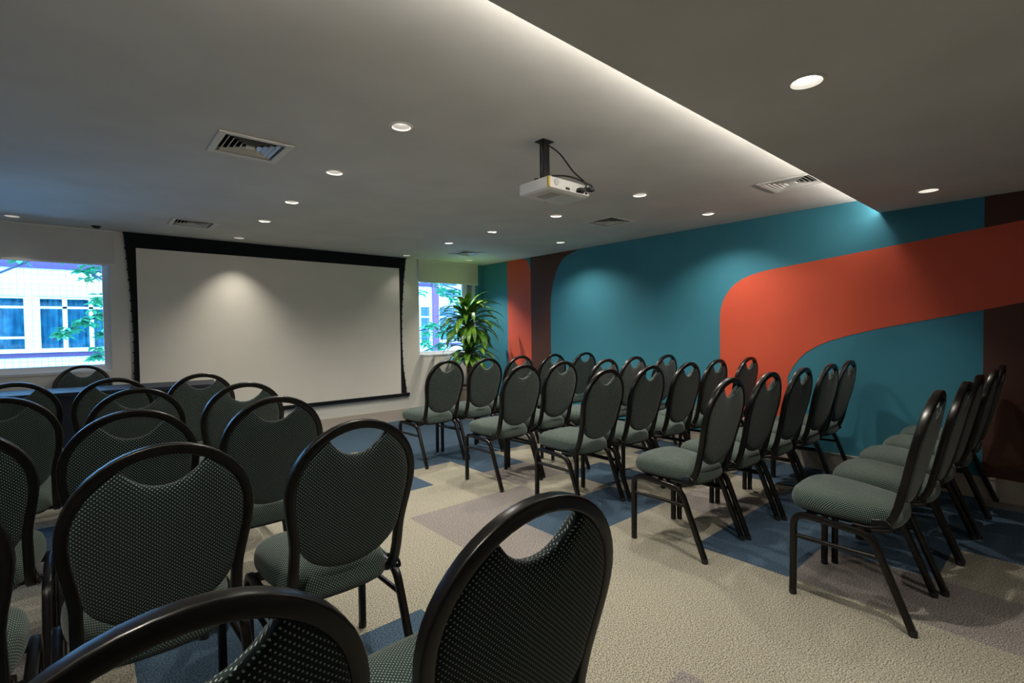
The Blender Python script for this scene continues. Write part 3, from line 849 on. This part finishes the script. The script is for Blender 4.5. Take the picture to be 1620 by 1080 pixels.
for (a, b), (c, d) in zip(cols2, cols2[1:]):
    fwindow(b2, b, c, 0.93, 2.03, [], [1.69])
    fwindow(b2, b, c, 2.66, 3.4, [], [])
fwindow(b2, 8.54, 9.3, 2.30, 2.62, [], [])

def outleaf(bm, p, d, ln, wd):
    d = d.normalized(); s = d.cross(Vector((0, 0, 1)));
    if s.length < 0.1: s = Vector((1, 0, 0))
    s.normalize(); nrm = s.cross(d)
    q = [p, p + d * ln * 0.35 + s * wd * 0.5 + nrm * 0.01, p + d * ln * 0.75 + s * wd * 0.38, p + d * ln - nrm * 0.02, p + d * ln * 0.75 - s * wd * 0.38, p + d * ln * 0.35 - s * wd * 0.5 + nrm * 0.01, p + d * ln * 0.5 - nrm * 0.012]
    v = [bm.verts.new(a) for a in q]
    for i, j in ((0, 1), (1, 2), (2, 3), (3, 4), (4, 5), (5, 0)): bm.faces.new((v[i], v[j], v[6]))
def tree(name, label, trunk, branches, whorls, ln, seed):
    rnd = random.Random(seed)
    t = thing(name, label, 'tree', trunk[0])
    inv = Matrix.Translation((-trunk[0][0], -trunk[0][1], -trunk[0][2]))
    bm = new(); sweep(bm, trunk, circ(0.07, 8)); o = obj('trunk', bm, M['branch'], t, 60); o.matrix_parent_inverse = inv
    for br in branches:
        bm = new(); sweep(bm, rounded(br, 0.3, 4), circ(0.016, 6)); o = obj('branch', bm, M['branch'], t, 60); o.matrix_parent_inverse = inv
    bm = new()
    for (x, y, z, rad, n) in whorls:
        for k in range(n):
            c = Vector((x + rnd.uniform(-rad, rad), y + rnd.uniform(-rad, rad) * 1.5, z + rnd.uniform(-rad, rad)))
            az0 = rnd.uniform(0, 6.28)
            for q in range(5):
                az = az0 + q * 1.26 + rnd.uniform(-.3, .3)
                outleaf(bm, c, Vector((math.cos(az), math.sin(az) * 0.8, rnd.uniform(-0.6, 0.35))), ln * rnd.uniform(0.7, 1.15), ln * 0.45)
    o = obj('foliage', bm, M['tree_leaf'], t, 0); o.matrix_parent_inverse = inv
tree('courtyard_tree', 'leafy tree branch hanging across the big window outside', [(0.75, 9.0, -3.4), (0.72, 9.05, 0.0), (0.60, 9.0, 1.4), (0.45, 9.0, 3.2)],
     [[(0.62, 9.0, 1.3), (0.35, 9.0, 1.55), (0.0, 9.0, 1.48), (-0.30, 9.0, 1.20)], [(0.55, 9.0, 1.9), (0.30, 9.0, 2.0), (0.10, 9.0, 2.15)],
      [(0.55, 9.0, 2.1), (0.0, 8.9, 2.6), (-0.45, 8.8, 2.24), (-0.95, 8.7, 1.92)], [(0.68, 9.0, 0.6), (0.4, 9.0, 0.8), (0.15, 9.0, 1.0)]],
     [(0.14, 9.0, 2.15, 0.09, 7), (0.06, 9.0, 2.10, 0.06, 3), (0.20, 9.0, 1.78, 0.08, 7), (0.20, 9.0, 1.55, 0.08, 6), (0.05, 9.0, 1.50, 0.07, 5), (-0.10, 9.0, 1.38, 0.06, 4), (-0.23, 9.0, 1.27, 0.06, 4),
      (0.22, 9.0, 1.28, 0.07, 4), (0.20, 9.0, 1.05, 0.07, 5), (0.16, 9.0, 0.92, 0.06, 5), (-0.58, 8.8, 2.20, 0.03, 1), (-0.14, 8.95, 2.28, 0.04, 2), (0.5, 9.0, 1.6, 0.25, 20), (0.4, 9.0, 2.7, 0.4, 26)], 0.13, 5)
tree('courtyard_tree', 'spreading tree outside the corner window behind the corn plant', [(7.6, 9.8, -3.4), (7.5, 9.8, -0.5), (7.35, 9.7, 1.0), (7.2, 9.6, 2.8)],
     [[(7.35, 9.7, 0.9), (6.6, 9.5, 1.05), (6.1, 9.5, 0.95), (5.45, 9.5, 0.72)], [(7.3, 9.7, 1.2), (6.6, 9.5, 1.45), (6.0, 9.5, 1.35), (5.5, 9.5, 1.25)], [(7.25, 9.6, 2.0), (6.7, 9.5, 2.2), (6.2, 9.5, 2.3)]],
     [(5.80, 9.5, 1.33, 0.13, 9), (6.15, 9.5, 1.28, 0.14, 10), (6.5, 9.5, 1.22, 0.16, 12), (6.7, 9.5, 1.5, 0.15, 10), (5.75, 9.5, 0.98, 0.10, 6), (6.15, 9.5, 0.95, 0.14, 8), (6.45, 9.5, 2.05, 0.14, 11), (6.2, 9.5, 2.22, 0.10, 6), (6.75, 9.5, 2.0, 0.15, 9), (5.64, 9.5, 2.12, 0.05, 2), (7.2, 9.6, 1.9, 0.4, 25)], 0.17, 9)
